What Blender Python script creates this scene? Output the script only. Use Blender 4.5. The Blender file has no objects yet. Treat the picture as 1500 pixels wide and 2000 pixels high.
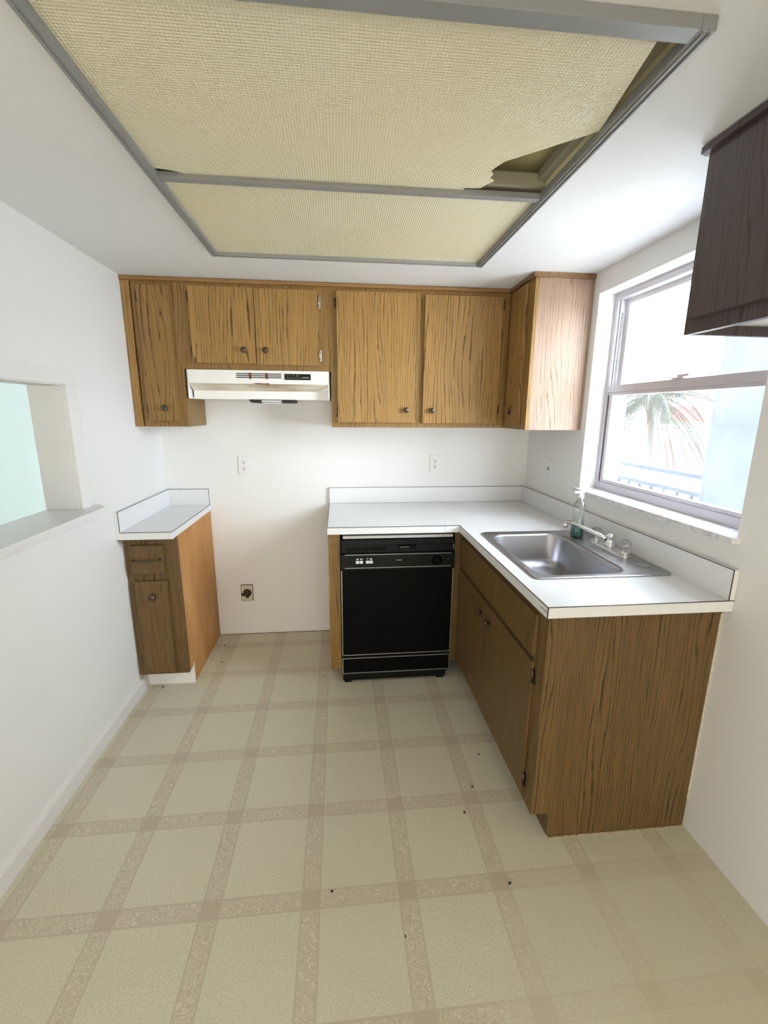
import bpy, bmesh, math, random
from mathutils import Vector, Matrix
random.seed(7)
S = bpy.context.scene
COL = S.collection
W, H = 2.3445, 2.1605          # room width, ceiling height

# ------------------------------------------------------------------ camera
def setup_camera():
    yaw, pitch, roll, f = 0.1014, -0.2199, 0.0075, 864.667
    fwd = Vector((math.sin(yaw)*math.cos(pitch), math.cos(yaw)*math.cos(pitch), math.sin(pitch)))
    r = Vector((math.cos(yaw), -math.sin(yaw), 0)); up = r.cross(fwd)
    r2 = math.cos(roll)*r + math.sin(roll)*up
    u2 = -math.sin(roll)*r + math.cos(roll)*up
    cd = bpy.data.cameras.new('camera'); cam = bpy.data.objects.new('camera', cd); COL.objects.link(cam)
    cd.sensor_fit = 'VERTICAL'; cd.sensor_height = 24.0; cd.sensor_width = 18.0
    cd.lens = 24.0*f/2000.0; cd.clip_start = 0.02; cd.clip_end = 300
    m = Matrix((r2, u2, -fwd)).transposed().to_4x4(); m.translation = Vector((1.0882, -2.8784, 1.4931))
    cam.matrix_world = m
    S.camera = cam
setup_camera()

# ------------------------------------------------------------------ world, lights, exposure
wd = bpy.data.worlds.new('daylight'); S.world = wd; wd.use_nodes = True
wn = wd.node_tree; bg = wn.nodes['Background']
bg.inputs[0].default_value = (0.86, 0.93, 1.0, 1); bg.inputs[1].default_value = 25.0
S.view_settings.view_transform = 'Standard'; S.view_settings.look = 'None'
S.view_settings.gamma = 1.0; S.view_settings.use_curve_mapping = False
S.view_settings.exposure = 0.34
def area(name, loc, target, sx, sy, power, col, portal=False):
    l = bpy.data.lights.new(name, 'AREA'); l.shape = 'RECTANGLE'; l.size = sx; l.size_y = sy
    l.energy = power; l.color = col
    o = bpy.data.objects.new(name, l); COL.objects.link(o); o.location = loc
    d = Vector(target) - Vector(loc); o.rotation_euler = d.to_track_quat('-Z', 'Y').to_euler()
    if portal: l.cycles.is_portal = True
    return o
area('window_portal', (W+0.16, -1.165, 1.59), (0, -1.165, 1.59), 0.94, 0.94, 1, (1, 1, 1), True)
sn = bpy.data.lights.new('afternoon_sun', 'SUN'); sn.energy = 3.0; sn.angle = 0.01; sn.color = (1.0, 0.96, 0.9)
so_ = bpy.data.objects.new('afternoon_sun', sn); COL.objects.link(so_); so_.rotation_euler = Vector((0.62, 0.30, -0.72)).to_track_quat('-Z', 'Y').to_euler()
area('dining_room_daylight', (0.9, -5.2, 0.95), (0.9, 0, 0.35), 2.4, 1.5, 42, (1.0, 0.93, 0.80))
area('adjoining_room_daylight', (-2.0, -3.9, 1.5), (-1.2, 0.4, 1.3), 1.6, 1.6, 9, (0.94, 1.0, 1.0))

# ------------------------------------------------------------------ node material helpers
class NT:
    def __init__(s, name):
        s.m = bpy.data.materials.new(name); s.m.use_nodes = True; s.t = s.m.node_tree
        s.b = s.t.nodes['Principled BSDF']; s.out = s.t.nodes['Material Output']
    def n(s, typ, ins=None, **kw):
        x = s.t.nodes.new(typ)
        for k, v in kw.items(): setattr(x, k, v)
        for k, v in (ins or {}).items(): s.set(x.inputs[k], v)
        return x
    def set(s, sock, v):
        if isinstance(v, bpy.types.NodeSocket): s.t.links.new(v, sock)
        else: sock.default_value = v
    def math(s, op, a, b=0.0, c=None):
        x = s.n('ShaderNodeMath', operation=op); s.set(x.inputs[0], a); s.set(x.inputs[1], b)
        if c is not None: s.set(x.inputs[2], c)
        return x.outputs[0]
    def mix(s, fac, a, b, mode='MIX'):
        x = s.n('ShaderNodeMix', data_type='RGBA', blend_type=mode)
        s.set(x.inputs[0], fac); s.set(x.inputs[6], a); s.set(x.inputs[7], b)
        return x.outputs[2]
    def ramp(s, fac, stops):
        x = s.n('ShaderNodeValToRGB'); e = x.color_ramp.elements
        while len(e) < len(stops): e.new(0.5)
        for i, (p, c) in enumerate(stops):
            e[i].position = p; e[i].color = c if len(c) == 4 else (*c, 1)
        s.set(x.inputs[0], fac); return x.outputs[0]
    def obj(s): return s.n('ShaderNodeTexCoord').outputs['Object']
    def noise(s, vec, scale, detail=3, rough=0.5, dist=0.0):
        x = s.n('ShaderNodeTexNoise', {'Vector': vec, 'Scale': scale, 'Detail': detail, 'Roughness': rough, 'Distortion': dist})
        return x.outputs[0]
    def scl(s, vec, sc):
        x = s.n('ShaderNodeVectorMath', operation='MULTIPLY'); s.set(x.inputs[0], vec); x.inputs[1].default_value = sc
        return x.outputs[0]
    def bump(s, h, strength=0.2, dist=0.002):
        x = s.n('ShaderNodeBump', {'Strength': strength, 'Distance': dist, 'Height': h})
        s.t.links.new(x.outputs[0], s.b.inputs['Normal'])
    def P(s, col=None, rough=None, metal=None, spec=None):
        if col is not None: s.set(s.b.inputs['Base Color'], col if isinstance(col, bpy.types.NodeSocket) else (*col, 1))
        if rough is not None: s.set(s.b.inputs['Roughness'], rough)
        if metal is not None: s.b.inputs['Metallic'].default_value = metal
        if spec is not None: s.b.inputs['Specular IOR Level'].default_value = spec
        return s.m

def plain(name, col, rough=0.5, metal=0.0, spec=0.5, nscale=40, namp=0.06, bump=0.0):
    t = NT(name); v = t.obj(); f = t.noise(v, nscale, 4)
    a = tuple(max(0, c*(1-namp)) for c in col); b = tuple(min(1, c*(1+namp)) for c in col)
    t.P(t.ramp(f, [(0.3, a), (0.7, b)]), rough, metal, spec)
    if bump: t.bump(f, bump, 0.001)
    return t.m

def wood(name, light, dark, line, zaxis=2, roughness=0.42, freq=66.0):
    """printed wood-grain laminate: thin dark lines along one axis that open into cathedral arcs"""
    t = NT(name); co = t.obj()
    rnd = t.n('ShaderNodeObjectInfo').outputs['Random']
    off = t.n('ShaderNodeCombineXYZ', {0: t.math('MULTIPLY', rnd, 13.1), 1: t.math('MULTIPLY', rnd, 7.3), 2: t.math('MULTIPLY', rnd, 9.7)}).outputs[0]
    add = t.n('ShaderNodeVectorMath', operation='ADD'); t.set(add.inputs[0], co); t.set(add.inputs[1], off)
    p = add.outputs[0]
    sep = t.n('ShaderNodeSeparateXYZ', {0: p}); axes = [sep.outputs[i] for i in range(3)]
    u = t.math('ADD', axes[(zaxis+1) % 3], axes[(zaxis+2) % 3])
    sc1 = [5.0]*3; sc1[zaxis] = 0.62
    big = t.noise(t.scl(p, sc1), 1.0, 2, 0.45)
    sc2 = [42.0]*3; sc2[zaxis] = 3.2
    wob = t.noise(t.scl(p, sc2), 1.0, 3, 0.6)
    ph = t.math('ADD', t.math('MULTIPLY', u, freq), t.math('MULTIPLY', big, 14.0))
    ph = t.math('ADD', ph, t.math('MULTIPLY', wob, 1.3))
    fr = t.math('FRACT', ph)
    ln = t.ramp(fr, [(0.0, (1, 1, 1)), (0.07, (0.85, 0.85, 0.85)), (0.20, (0.14, 0.14, 0.14)), (0.93, (0, 0, 0)), (1.0, (1, 1, 1))])
    sc3 = [230.0]*3; sc3[zaxis] = 6.0
    fib = t.noise(t.scl(p, sc3), 1.0, 3, 0.7)
    sc4 = [9.0]*3; sc4[zaxis] = 1.2
    tone = t.noise(t.scl(p, sc4), 1.0, 2)
    base = t.mix(t.ramp(fib, [(0.35, (0, 0, 0)), (0.68, (1, 1, 1))]), (*light, 1), (*dark, 1))
    base = t.mix(t.math('MULTIPLY', t.ramp(tone, [(0.35, (0, 0, 0)), (0.65, (1, 1, 1))]), 0.35), base, (*dark, 1))
    brk = t.ramp(t.noise(t.scl(p, [60 if i != zaxis else 4 for i in range(3)]), 1.0, 2), [(0.34, (0.30, 0.30, 0.30)), (0.56, (1, 1, 1))])
    lf = t.math('MULTIPLY', t.math('MULTIPLY', ln, brk), t.ramp(fib, [(0.3, (0.72, 0.72, 0.72)), (0.6, (1, 1, 1))]))
    col = t.mix(lf, base, (*line, 1))
    t.P(col, roughness, 0, 0.35); t.bump(fib, 0.05, 0.0005)
    return t.m

M = {}
M['wood'] = wood('oak_grain_shaded_laminate', (0.34, 0.198, 0.060), (0.235, 0.130, 0.038), (0.055, 0.024, 0.007))  # oak darkened so the frames carry the shadow around doors in their colour
M['wood_door'] = wood('oak_grain_door_laminate', (0.43, 0.250, 0.078), (0.30, 0.165, 0.048), (0.055, 0.024, 0.007), freq=58)
M['wood_base'] = wood('brown_grain_base_laminate', (0.190, 0.115, 0.040), (0.125, 0.073, 0.024), (0.022, 0.011, 0.005), freq=75)
M['wood_pale'] = wood('pale_oak_laminate', (0.37, 0.255, 0.18), (0.30, 0.20, 0.137), (0.14, 0.08, 0.045), freq=58)
M['wood_backlit'] = wood('backlit_oak_laminate', (0.108, 0.086, 0.092), (0.080, 0.063, 0.068), (0.045, 0.030, 0.028), freq=75)  # same cabinet wood, with its backlit shade painted in as dark grey
M['wood_trim'] = wood('oak_grain_trim', (0.40, 0.22, 0.08), (0.26, 0.13, 0.045), (0.11, 0.05, 0.016), zaxis=0, freq=120)
M['wood_trim_y'] = wood('oak_grain_side_trim', (0.30, 0.17, 0.09), (0.2, 0.11, 0.05), (0.09, 0.04, 0.02), zaxis=1, freq=120)
def wallmat(name, col, scale=220, b=0.12):
    t = NT(name); v = t.obj(); big = t.noise(v, 1.4, 3); f = t.noise(v, scale, 3)
    a = tuple(c*0.975 for c in col)
    t.P(t.ramp(big, [(0.3, a), (0.7, col)]), 0.62, 0, 0.3); t.bump(f, b, 0.0015); return t.m
M['wall'] = wallmat('white_wall_paint', (0.85, 0.85, 0.84))
M['ceil'] = wallmat('white_ceiling_paint', (0.84, 0.85, 0.86), 90, 0.25)
M['trim'] = plain('white_gloss_trim', (0.82, 0.81, 0.80), 0.35, nscale=8, namp=0.015)
M['cyanwall'] = wallmat('adjoining_wall_paint', (0.72, 0.80, 0.79))
M['counter'] = plain('white_laminate', (0.80, 0.81, 0.82), 0.28, nscale=60, namp=0.02)
M['seam'] = plain('dark_laminate_edge', (0.035, 0.030, 0.028), 0.5)
M['enamel'] = plain('white_enamel', (0.90, 0.89, 0.87), 0.3, nscale=10, namp=0.015)
M['black'] = plain('black_enamel', (0.002, 0.0023, 0.0025), 0.45, spec=0.08, nscale=15, namp=0.3)
M['blackp'] = plain('black_plastic', (0.004, 0.006, 0.007), 0.35, spec=0.18, nscale=60, namp=0.3)
M['chrome'] = plain('chrome', (0.82, 0.82, 0.83), 0.12, 1.0, namp=0.02)
M['trimmetal'] = plain('brushed_trim_metal', (0.52, 0.50, 0.47), 0.35, 1.0, namp=0.05)
M['brass'] = plain('tarnished_dark_brass', (0.10, 0.078, 0.055), 0.36, 0.75, nscale=120, namp=0.5)
M['pewter'] = plain('worn_chrome_hinge', (0.50, 0.48, 0.46), 0.25, 0.9, nscale=160, namp=0.4)
M['plate'] = plain('white_plate_plastic', (0.82, 0.82, 0.80), 0.35, namp=0.01)
M['slot'] = plain('dark_slot', (0.02, 0.018, 0.016), 0.6)
M['rust'] = plain('rust', (0.16, 0.045, 0.015), 0.8, nscale=200, namp=0.6)
M['label'] = plain('pale_button_plastic', (0.75, 0.77, 0.75), 0.4, namp=0.02)
M['silverprint'] = plain('silver_print', (0.35, 0.36, 0.36), 0.4, 0.5)
M['fixture'] = plain('grey_painted_aluminium', (0.27, 0.275, 0.27), 0.45, 0.1, nscale=5, namp=0.05)
M['khaki'] = plain('aged_khaki_paint', (0.72, 0.66, 0.38), 0.6, nscale=5, namp=0.06)
M['khakidark'] = plain('brown_grey_steel', (0.30, 0.28, 0.20), 0.6, nscale=5, namp=0.06)
M['alu'] = plain('window_aluminium', (0.60, 0.575, 0.62), 0.4, 0.2, nscale=6, namp=0.03)
M['aludark'] = plain('window_track', (0.10, 0.09, 0.09), 0.6)
M['clear_acrylic'] = None
M['debris'] = plain('dark_crumb', (0.03, 0.02, 0.012), 0.8)

def particle_board():
    t = NT('raw_hardboard'); v = t.obj()
    f = t.noise(v, 260, 3, 0.7); g = t.noise(t.scl(v, (1, 4, 1.6)), 1.8, 3)
    c = t.ramp(g, [(0.3, (0.50, 0.23, 0.07)), (0.5, (0.58, 0.29, 0.095)), (0.7, (0.66, 0.36, 0.14))])
    c = t.mix(t.ramp(f, [(0.35, (0.35, 0.35, 0.35)), (0.6, (0, 0, 0))]), c, (0.22, 0.07, 0.02, 1))
    return t.P(c, 0.6, 0, 0.3)
M['hardboard'] = particle_board()

def marble():
    t = NT('white_marble_sill'); v = t.obj(); f = t.noise(t.scl(v, (9, 4, 9)), 1.5, 6, 0.6, 1.5)
    c = t.ramp(f, [(0.40, (0.78, 0.76, 0.78)), (0.49, (0.55, 0.53, 0.56)), (0.53, (0.78, 0.77, 0.79)), (0.75, (0.72, 0.70, 0.73))])
    return t.P(c, 0.3)
M['marble'] = marble()

def steel():
    t = NT('brushed_stainless'); v = t.obj(); f = t.noise(t.scl(v, (260, 14, 260)), 1.0, 3)
    t.P(t.ramp(f, [(0.3, (0.34, 0.34, 0.36)), (0.7, (0.46, 0.46, 0.48))]), t.math('MULTIPLY_ADD', f, 0.15, 0.28), 1.0)
    return t.m
M['steel'] = steel()
M['galv'] = plain('galvanised_strip', (0.55, 0.54, 0.52), 0.5, 0.3)

def glass(name, tint=(1, 1, 1), gloss=0.1, rough=0.03):
    t = NT(name); t.t.nodes.remove(t.b)
    tr = t.n('ShaderNodeBsdfTransparent', {0: (*tint, 1)}); gl = t.n('ShaderNodeBsdfGlossy', {'Roughness': rough})
    fz = t.n('ShaderNodeLayerWeight', {0: 0.25}).outputs['Fresnel']
    fac = t.math('MULTIPLY_ADD', fz, 0.5, gloss)
    mx = t.n('ShaderNodeMixShader', {0: fac, 1: tr.outputs[0], 2: gl.outputs[0]})
    t.t.links.new(mx.outputs[0], t.out.inputs[0]); return t.m
M['glass'] = glass('window_glass', (0.97, 0.985, 1.0), 0.02)
M['bottle'] = glass('clear_bottle_plastic', (0.90, 0.92, 0.91), 0.10, 0.1)
M['acrylic'] = glass('clear_acrylic_knob', (0.86, 0.86, 0.86), 0.07, 0.05)
t = NT('green_soap'); M['soap'] = t.P((0.045, 0.20, 0.175), 0.15, 0, 0.6)

def hood_under():
    t = NT('stained_hood_enamel'); v = t.obj(); f = t.noise(t.scl(v, (5, 20, 40)), 1.0, 4)
    sx = t.n('ShaderNodeSeparateXYZ', {0: v}).outputs[0]
    d = t.math('ABSOLUTE', t.math('SUBTRACT', sx, 0.02)); near = t.ramp(d, [(0.0, (1, 1, 1)), (0.30, (0.45, 0.45, 0.45)), (0.5, (0.2, 0.2, 0.2))])
    fac = t.math('MULTIPLY', near, t.ramp(f, [(0.35, (0.1, 0.1, 0.1)), (0.7, (1, 1, 1))]))
    return t.P(t.mix(fac, (0.80, 0.76, 0.62, 1), (0.34, 0.20, 0.09, 1)), 0.35)
M['hoodunder'] = hood_under()

def diffuser():
    t = NT('yellowed_prismatic_acrylic'); v = t.obj(); sep = t.n('ShaderNodeSeparateXYZ', {0: v})
    x, y = sep.outputs[0], sep.outputs[1]; k = 2*math.pi/0.0105
    a = t.math('SINE', t.math('MULTIPLY', t.math('ADD', x, y), k*0.7071))
    b = t.math('SINE', t.math('MULTIPLY', t.math('SUBTRACT', x, y), k*0.7071))
    h = t.math('MULTIPLY', a, b)
    age = t.noise(t.scl(v, (1.0, 1.6, 1)), 1.4, 2)
    c = t.ramp(age, [(0.3, (0.92, 0.88, 0.68)), (0.7, (0.94, 0.865, 0.59))])
    hh = t.ramp(t.math('MULTIPLY_ADD', h, 0.5, 0.5), [(0.0, (0.84, 0.84, 0.84)), (0.5, (1, 1, 1))])
    cc = t.mix(1.0, c, hh, 'MULTIPLY'); t.P(cc, 0.35, 0, 0.5); t.bump(h, 0.45, 0.0022)
    tl = t.n('ShaderNodeBsdfTranslucent', {'Color': cc}); mx = t.n('ShaderNodeMixShader', {0: 0.12, 1: t.b.outputs[0], 2: tl.outputs[0]})
    t.t.links.new(mx.outputs[0], t.out.inputs[0])
    return t.m
M['diffuser'] = diffuser()

def vinyl():
    t = NT('sheet_vinyl_tile_pattern'); v = t.obj(); sep = t.n('ShaderNodeSeparateXYZ', {0: v})
    x, y = sep.outputs[0], sep.outputs[1]
    PX, PY, HWX, HWY = 0.305, 0.3225, 0.030, 0.029
    def cell(c, p, o):      # signed distance to nearest band centre
        q = t.math('FRACT', t.math('DIVIDE', t.math('SUBTRACT', c, o - p/2), p))
        return t.math('ABSOLUTE', t.math('MULTIPLY', t.math('SUBTRACT', q, 0.5), p))
    dx = cell(x, PX, 0.370); dy = cell(y, PY, -1.127)
    def mask(d, hw, s=0.0015):
        m = t.n('ShaderNodeMapRange', {'Value': d, 'From Min': hw-s, 'From Max': hw+s, 'To Min': 1.0, 'To Max': 0.0}); return m.outputs[0]
    bx, by = mask(dx, HWX), mask(dy, HWY)
    band = t.math('MAXIMUM', bx, by); cross = t.math('MULTIPLY', bx, by)
    ix, iy = mask(dx, HWX-0.005), mask(dy, HWY-0.005)
    inner = t.math('MAXIMUM', t.math('MULTIPLY', ix, t.math('SUBTRACT', 1.0, by)), t.math('MULTIPLY', iy, t.math('SUBTRACT', 1.0, bx)))
    edge = t.math('SUBTRACT', band, t.math('MAXIMUM', inner, cross)); edge = t.math('MAXIMUM', edge, 0.0)
    # scroll pattern inside the bands
    vw = t.n('ShaderNodeTexNoise', {'Vector': v, 'Scale': 26.0, 'Detail': 1.0})
    scr = t.math('FRACT', t.math('MULTIPLY', t.noise(v, 46, 0.6, 0.4, 0.8), 7.0))
    scroll = t.ramp(scr, [(0.30, (0, 0, 0)), (0.42, (1, 1, 1)), (0.62, (1, 1, 1)), (0.74, (0, 0, 0))])
    speck = t.noise(v, 190, 3, 0.7); mott = t.noise(v, 3.2, 3, 0.55)
    tile = t.ramp(speck, [(0.30, (0.50, 0.465, 0.335)), (0.48, (0.655, 0.625, 0.475)), (0.70, (0.73, 0.705, 0.56))])
    tile = t.mix(t.math('MULTIPLY', t.ramp(mott, [(0.4, (0, 0, 0)), (0.7, (1, 1, 1))]), 0.35), tile, (0.68, 0.65, 0.50, 1))
    bandc = t.mix(t.math('MULTIPLY', scroll, inner), (0.555, 0.495, 0.37, 1), (0.70, 0.655, 0.51, 1))
    crossc = t.ramp(speck, [(0.35, (0.48, 0.415, 0.31)), (0.65, (0.575, 0.505, 0.385))])
    # the print is scuffed away where people walk, near the right wall and in scattered patches
    ax = t.math('DIVIDE', t.math('SUBTRACT', x, 2.05), 0.62); ay = t.math('DIVIDE', t.math('SUBTRACT', y, -2.15), 0.55)
    r2 = t.math('ADD', t.math('MULTIPLY', ax, ax), t.math('MULTIPLY', ay, ay))
    rr = t.math('ADD', r2, t.math('MULTIPLY', t.math('SUBTRACT', t.noise(v, 4.0, 3, 0.6), 0.5), 1.6))
    worn = t.ramp(rr, [(0.0, (0.72, 0.72, 0.72)), (0.5, (0.6, 0.6, 0.6)), (1.0, (0, 0, 0))])
    keep = t.math('SUBTRACT', 1.0, worn)
    bandk = t.math('MULTIPLY', band, keep); edge = t.math('MULTIPLY', edge, keep)
    c = t.mix(bandk, tile, bandc); c = t.mix(t.math('MULTIPLY', cross, keep), c, crossc)
    c = t.mix(t.math('MULTIPLY', worn, 0.45), c, (0.58, 0.52, 0.37, 1))
    c = t.mix(t.math('MULTIPLY', edge, 0.5), c, (0.52, 0.47, 0.345, 1))
    # worn and dirty patches
    w = t.noise(v, 1.1, 4, 0.6); c = t.mix(t.math('MULTIPLY', t.ramp(w, [(0.45, (0, 0, 0)), (0.75, (1, 1, 1))]), 0.22), c, (0.55, 0.48, 0.31, 1))
    t.P(c, 0.42, 0, 0.35); t.bump(t.math('ADD', speck, t.math('MULTIPLY', scroll, t.math('MULTIPLY', inner, 0.6))), 0.12, 0.001)
    return t.m
M['vinyl'] = vinyl()

# ------------------------------------------------------------------ geometry helpers
class MB:
    """collects shapes (world coordinates) into one mesh"""
    def __init__(s): s.bm = bmesh.new(); s.mats = []
    def mi(s, m):
        if m is None: return 0
        if m not in s.mats: s.mats.append(m)
        return s.mats.index(m)
    def box(s, x0, x1, y0, y1, z0, z1, bev=0.0, m=None):
        b = bmesh.new(); bmesh.ops.create_cube(b, size=1)
        for v in b.verts:
            v.co = Vector(((x0+x1)/2 + v.co.x*(x1-x0), (y0+y1)/2 + v.co.y*(y1-y0), (z0+z1)/2 + v.co.z*(z1-z0)))
        if bev: bmesh.ops.bevel(b, geom=list(b.edges), offset=bev, segments=2, affect='EDGES', profile=0.7)
        s.merge(b, m); return s
    def merge(s, b, m=None, smooth=False):
        bmesh.ops.recalc_face_normals(b, faces=list(b.faces))
        i = s.mi(m); mp = {}
        for v in b.verts: mp[v] = s.bm.verts.new(v.co)
        for f in b.faces:
            try:
                g = s.bm.faces.new([mp[v] for v in f.verts]); g.material_index = i; g.smooth = smooth or f.smooth
            except ValueError: pass
        b.free()
    def prism(s, pts, axis, a, b_, m=None):
        """polygon pts in the plane perpendicular to axis (0: (y,z), 1: (x,z), 2: (x,y)), extruded a..b"""
        b = bmesh.new()
        def P(p, h): return {0: (h, p[0], p[1]), 1: (p[0], h, p[1]), 2: (p[0], p[1], h)}[axis]
        lo = [b.verts.new(P(p, a)) for p in pts]; hi = [b.verts.new(P(p, b_)) for p in pts]
        n = len(pts)
        b.faces.new(lo); b.faces.new(hi[::-1])
        for i in range(n): b.faces.new([lo[i], lo[(i+1) % n], hi[(i+1) % n], hi[i]])
        s.merge(b, m); return s
    def lathe(s, prof, origin, direction, seg=24, m=None, sx=1.0, flute=0, fa=0.0):
        """prof [(radius, height)...] turned about direction from origin"""
        d = Vector(direction).normalized(); q = d.to_track_quat('Z', 'Y').to_matrix()
        b = bmesh.new(); rings = []
        for r, h in prof:
            ring = []
            for k in range(seg):
                a = 2*math.pi*k/seg; rr = r*(1 + (fa*math.cos(flute*a) if flute else 0))
                ring.append(b.verts.new(Vector(origin) + q @ Vector((rr*math.cos(a)*sx, rr*math.sin(a), h))))
            rings.append(ring)
        for i in range(len(rings)-1):
            for k in range(seg):
                f = b.faces.new([rings[i][k], rings[i][(k+1) % seg], rings[i+1][(k+1) % seg], rings[i+1][k]]); f.smooth = True
        b.faces.new(rings[0][::-1]); b.faces.new(rings[-1])
        s.merge(b, m); return s
    def tube(s, pts, rad, seg=10, m=None):
        pts = [Vector(p) for p in pts]; n = len(pts)
        rs = rad if isinstance(rad, (list, tuple)) else [rad]*n
        b = bmesh.new(); rings = []; up = None
        for i, p in enumerate(pts):
            d = (pts[min(i+1, n-1)] - pts[max(i-1, 0)]).normalized()
            if up is None: up = d.orthogonal().normalized()
            up = (up - d*up.dot(d)).normalized(); sd = d.cross(up)
            rings.append([b.verts.new(p + rs[i]*(math.cos(2*math.pi*k/seg)*up + math.sin(2*math.pi*k/seg)*sd)) for k in range(seg)])
        for i in range(n-1):
            for k in range(seg):
                f = b.faces.new([rings[i][k], rings[i][(k+1) % seg], rings[i+1][(k+1) % seg], rings[i+1][k]]); f.smooth = True
        b.faces.new(rings[0][::-1]); b.faces.new(rings[-1])
        s.merge(b, m); return s
    def build(s, name, mat, parent=None):
        me = bpy.data.meshes.new(name)
        org = Vector((0, 0, 0)); p = parent
        while p is not None: org += p.location; p = p.parent
        if parent is None and len(s.bm.verts):
            xs = [v.co for v in s.bm.verts]
            org = Vector(((min(v.x for v in xs)+max(v.x for v in xs))/2, (min(v.y for v in xs)+max(v.y for v in xs))/2, min(v.z for v in xs)))
            if s.world: org = Vector((0, 0, 0))
        for v in s.bm.verts: v.co -= org
        s.bm.to_mesh(me); s.bm.free()
        o = bpy.data.objects.new(name, me); COL.objects.link(o)
        if parent is None: o.location = org
        else: o.parent = parent
        if s.mats:
            for mm in s.mats: me.materials.append(mm if mm != 'base' else mat)
        else: me.materials.append(mat)
        return o
    world = False

def tag(o, label=None, cat=None, group=None, kind=None):
    if label: o['label'] = label
    if cat: o['category'] = cat
    if group: o['group'] = group
    if kind: o['kind'] = kind
    return o
def thing(name, loc, label, cat, group=None):
    o = bpy.data.objects.new(name, None); o.empty_display_size = 0.05; COL.objects.link(o); o.location = loc
    return tag(o, label, cat, group)
def B(name, mat, parent, *a, **k): return MB().box(*a, **k).build(name, mat, parent)
def struct(name, mb, mat, parent=None):
    mb.world = parent is None; o = mb.build(name, mat, parent)
    if parent is None: o['kind'] = 'structure'
    return o

# ------------------------------------------------------------------ room shell
YB = -5.4
struct('floor', MB().box(-3.2, W+0.2, YB-0.1, 0.6, -0.12, 0.0), M['vinyl'])
LX0, LX1, LY0, LY1 = 0.575, 1.730, -2.005, -0.745        # ceiling light opening
c = MB()
c.box(-3.2, LX0, YB-0.1, 0.6, H, H+0.16).box(LX1, W+0.2, YB-0.1, 0.6, H, H+0.16)
c.box(LX0, LX1, YB-0.1, LY0, H, H+0.16).box(LX0, LX1, LY1, 0.6, H, H+0.16)
struct('ceiling', c, M['ceil'])
struct('wall_back', MB().box(-0.128, W+0.2, 0.0, 0.12, 0.0, H), M['wall'])
PY0, PY1, PZ0, PZ1 = -0.943, -2.15, 1.072, 1.591          # pass-through
w = MB().box(-0.128, 0, PY0, 0.0, 0, H).box(-0.128, 0, YB, PY1, 0, H).box(-0.128, 0, PY1, PY0, 0, PZ0).box(-0.128, 0, PY1, PY0, PZ1, H)
struct('wall_left', w, M['wall'])
WY0, WY1, WZ0, WZ1 = -0.690, -1.640, 1.097, 2.060         # window opening
w = MB().box(W, W+0.2, WY0, 0.0, 0, H).box(W, W+0.2, YB, WY1, 0, H).box(W, W+0.2, WY1, WY0, 0, WZ0).box(W, W+0.2, WY1, WY0, WZ1, H)
struct('wall_right', w, M['wall'])
struct('wall_rear', MB().box(-3.2, W+0.2, YB-0.1, YB, 0, H), M['wall'])
struct('wall_far_left', MB().box(-3.2, -3.08, YB, 0.6, 0, H), M['cyanwall'])
struct('wall_adjoining', MB().box(-3.08, -0.128, 0.42, 0.54, 0, H).box(-1.62, -1.50, -0.6, 0.42, 0, H), M['cyanwall'])
bb = MB().prism([(0, 0), (0.014, 0), (0.014, 0.062), (0.007, 0.076), (0, 0.078)], 1, -5.4, -0.552)
struct('baseboard_left', bb, M['trim'])
# pass-through casing (mitred flat boards) and sill board
cs = MB()
cs.box(0.0, 0.014, PY1-0.07, -0.868, PZ1+0.004, 1.653, 0.002).box(0.0, 0.014, -0.940, -0.868, 1.087, PZ1+0.004, 0.002)
cs.box(0.0, 0.014, PY1-0.07, PY1, 1.087, PZ1+0.004, 0.002)
cs.box(-0.128, 0.003, PY0-0.004, PY0-0.0005, 1.091, PZ1-0.001, 0)
struct('trim_1', cs, M['trim'])
sl = MB().prism([(-0.130, PY0), (0.0, PY0), (0.0, -0.845), (0.030, -0.842), (0.082, -0.902), (0.082, -2.25), (0.0, -2.25), (0.0, PY1), (-0.13, PY1)], 2, 1.072, 1.090)
struct('trim_2', sl, M['trim'])
struct('trim_3', MB().box(0.0, 0.022, -2.2, -0.885, 1.030, 1.072, 0.003), M['trim'])

# ------------------------------------------------------------------ window
win = bpy.data.objects.new('window_1', None); COL.objects.link(win); win.location = (W+0.08, -1.165, WZ0); win['kind'] = 'structure'
FX = W+0.082
f = MB()
f.box(FX, FX+0.085, WY0-0.030, WY0, 1.117, WZ1).box(FX, FX+0.085, WY1, WY1+0.030, 1.117, WZ1)
f.box(FX, FX+0.085, WY1+0.03, WY0-0.03, WZ1-0.030, WZ1).box(FX+0.002, FX+0.085, WY1+0.03, WY0-0.03, 1.117, 1.155)
f.box(FX+0.010, FX+0.014, WY0-0.040, WY0-0.030, 1.63, WZ1-0.03)
f.build('window_frame', M['alu'], win)
MB().box(FX+0.016, FX+0.024, WY0-0.0405, WY0-0.030, 1.635, 1.97).box(FX-0.001, FX+0.012, WY0-0.0335, WY0-0.030, 1.16, 1.60).build('sash_track', M['aludark'], win)
ls = MB()
ls.box(FX+0.004, FX+0.030, WY0-0.062, WY0-0.032, 1.157, 1.600, 0.002).box(FX+0.004, FX+0.030, WY1+0.032, WY1+0.062, 1.157, 1.600, 0.002)
ls.box(FX+0.004, FX+0.030, WY1+0.062, WY0-0.062, 1.157, 1.172, 0.002).box(FX-0.004, FX+0.034, WY1+0.030, WY0-0.030, 1.600, 1.634, 0.003)
ls.box(FX+0.000, FX+0.030, WY1+0.032, WY0-0.032, 1.585, 1.600, 0.002)
lo = ls.build('lower_sash', M['alu'], win)
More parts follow.
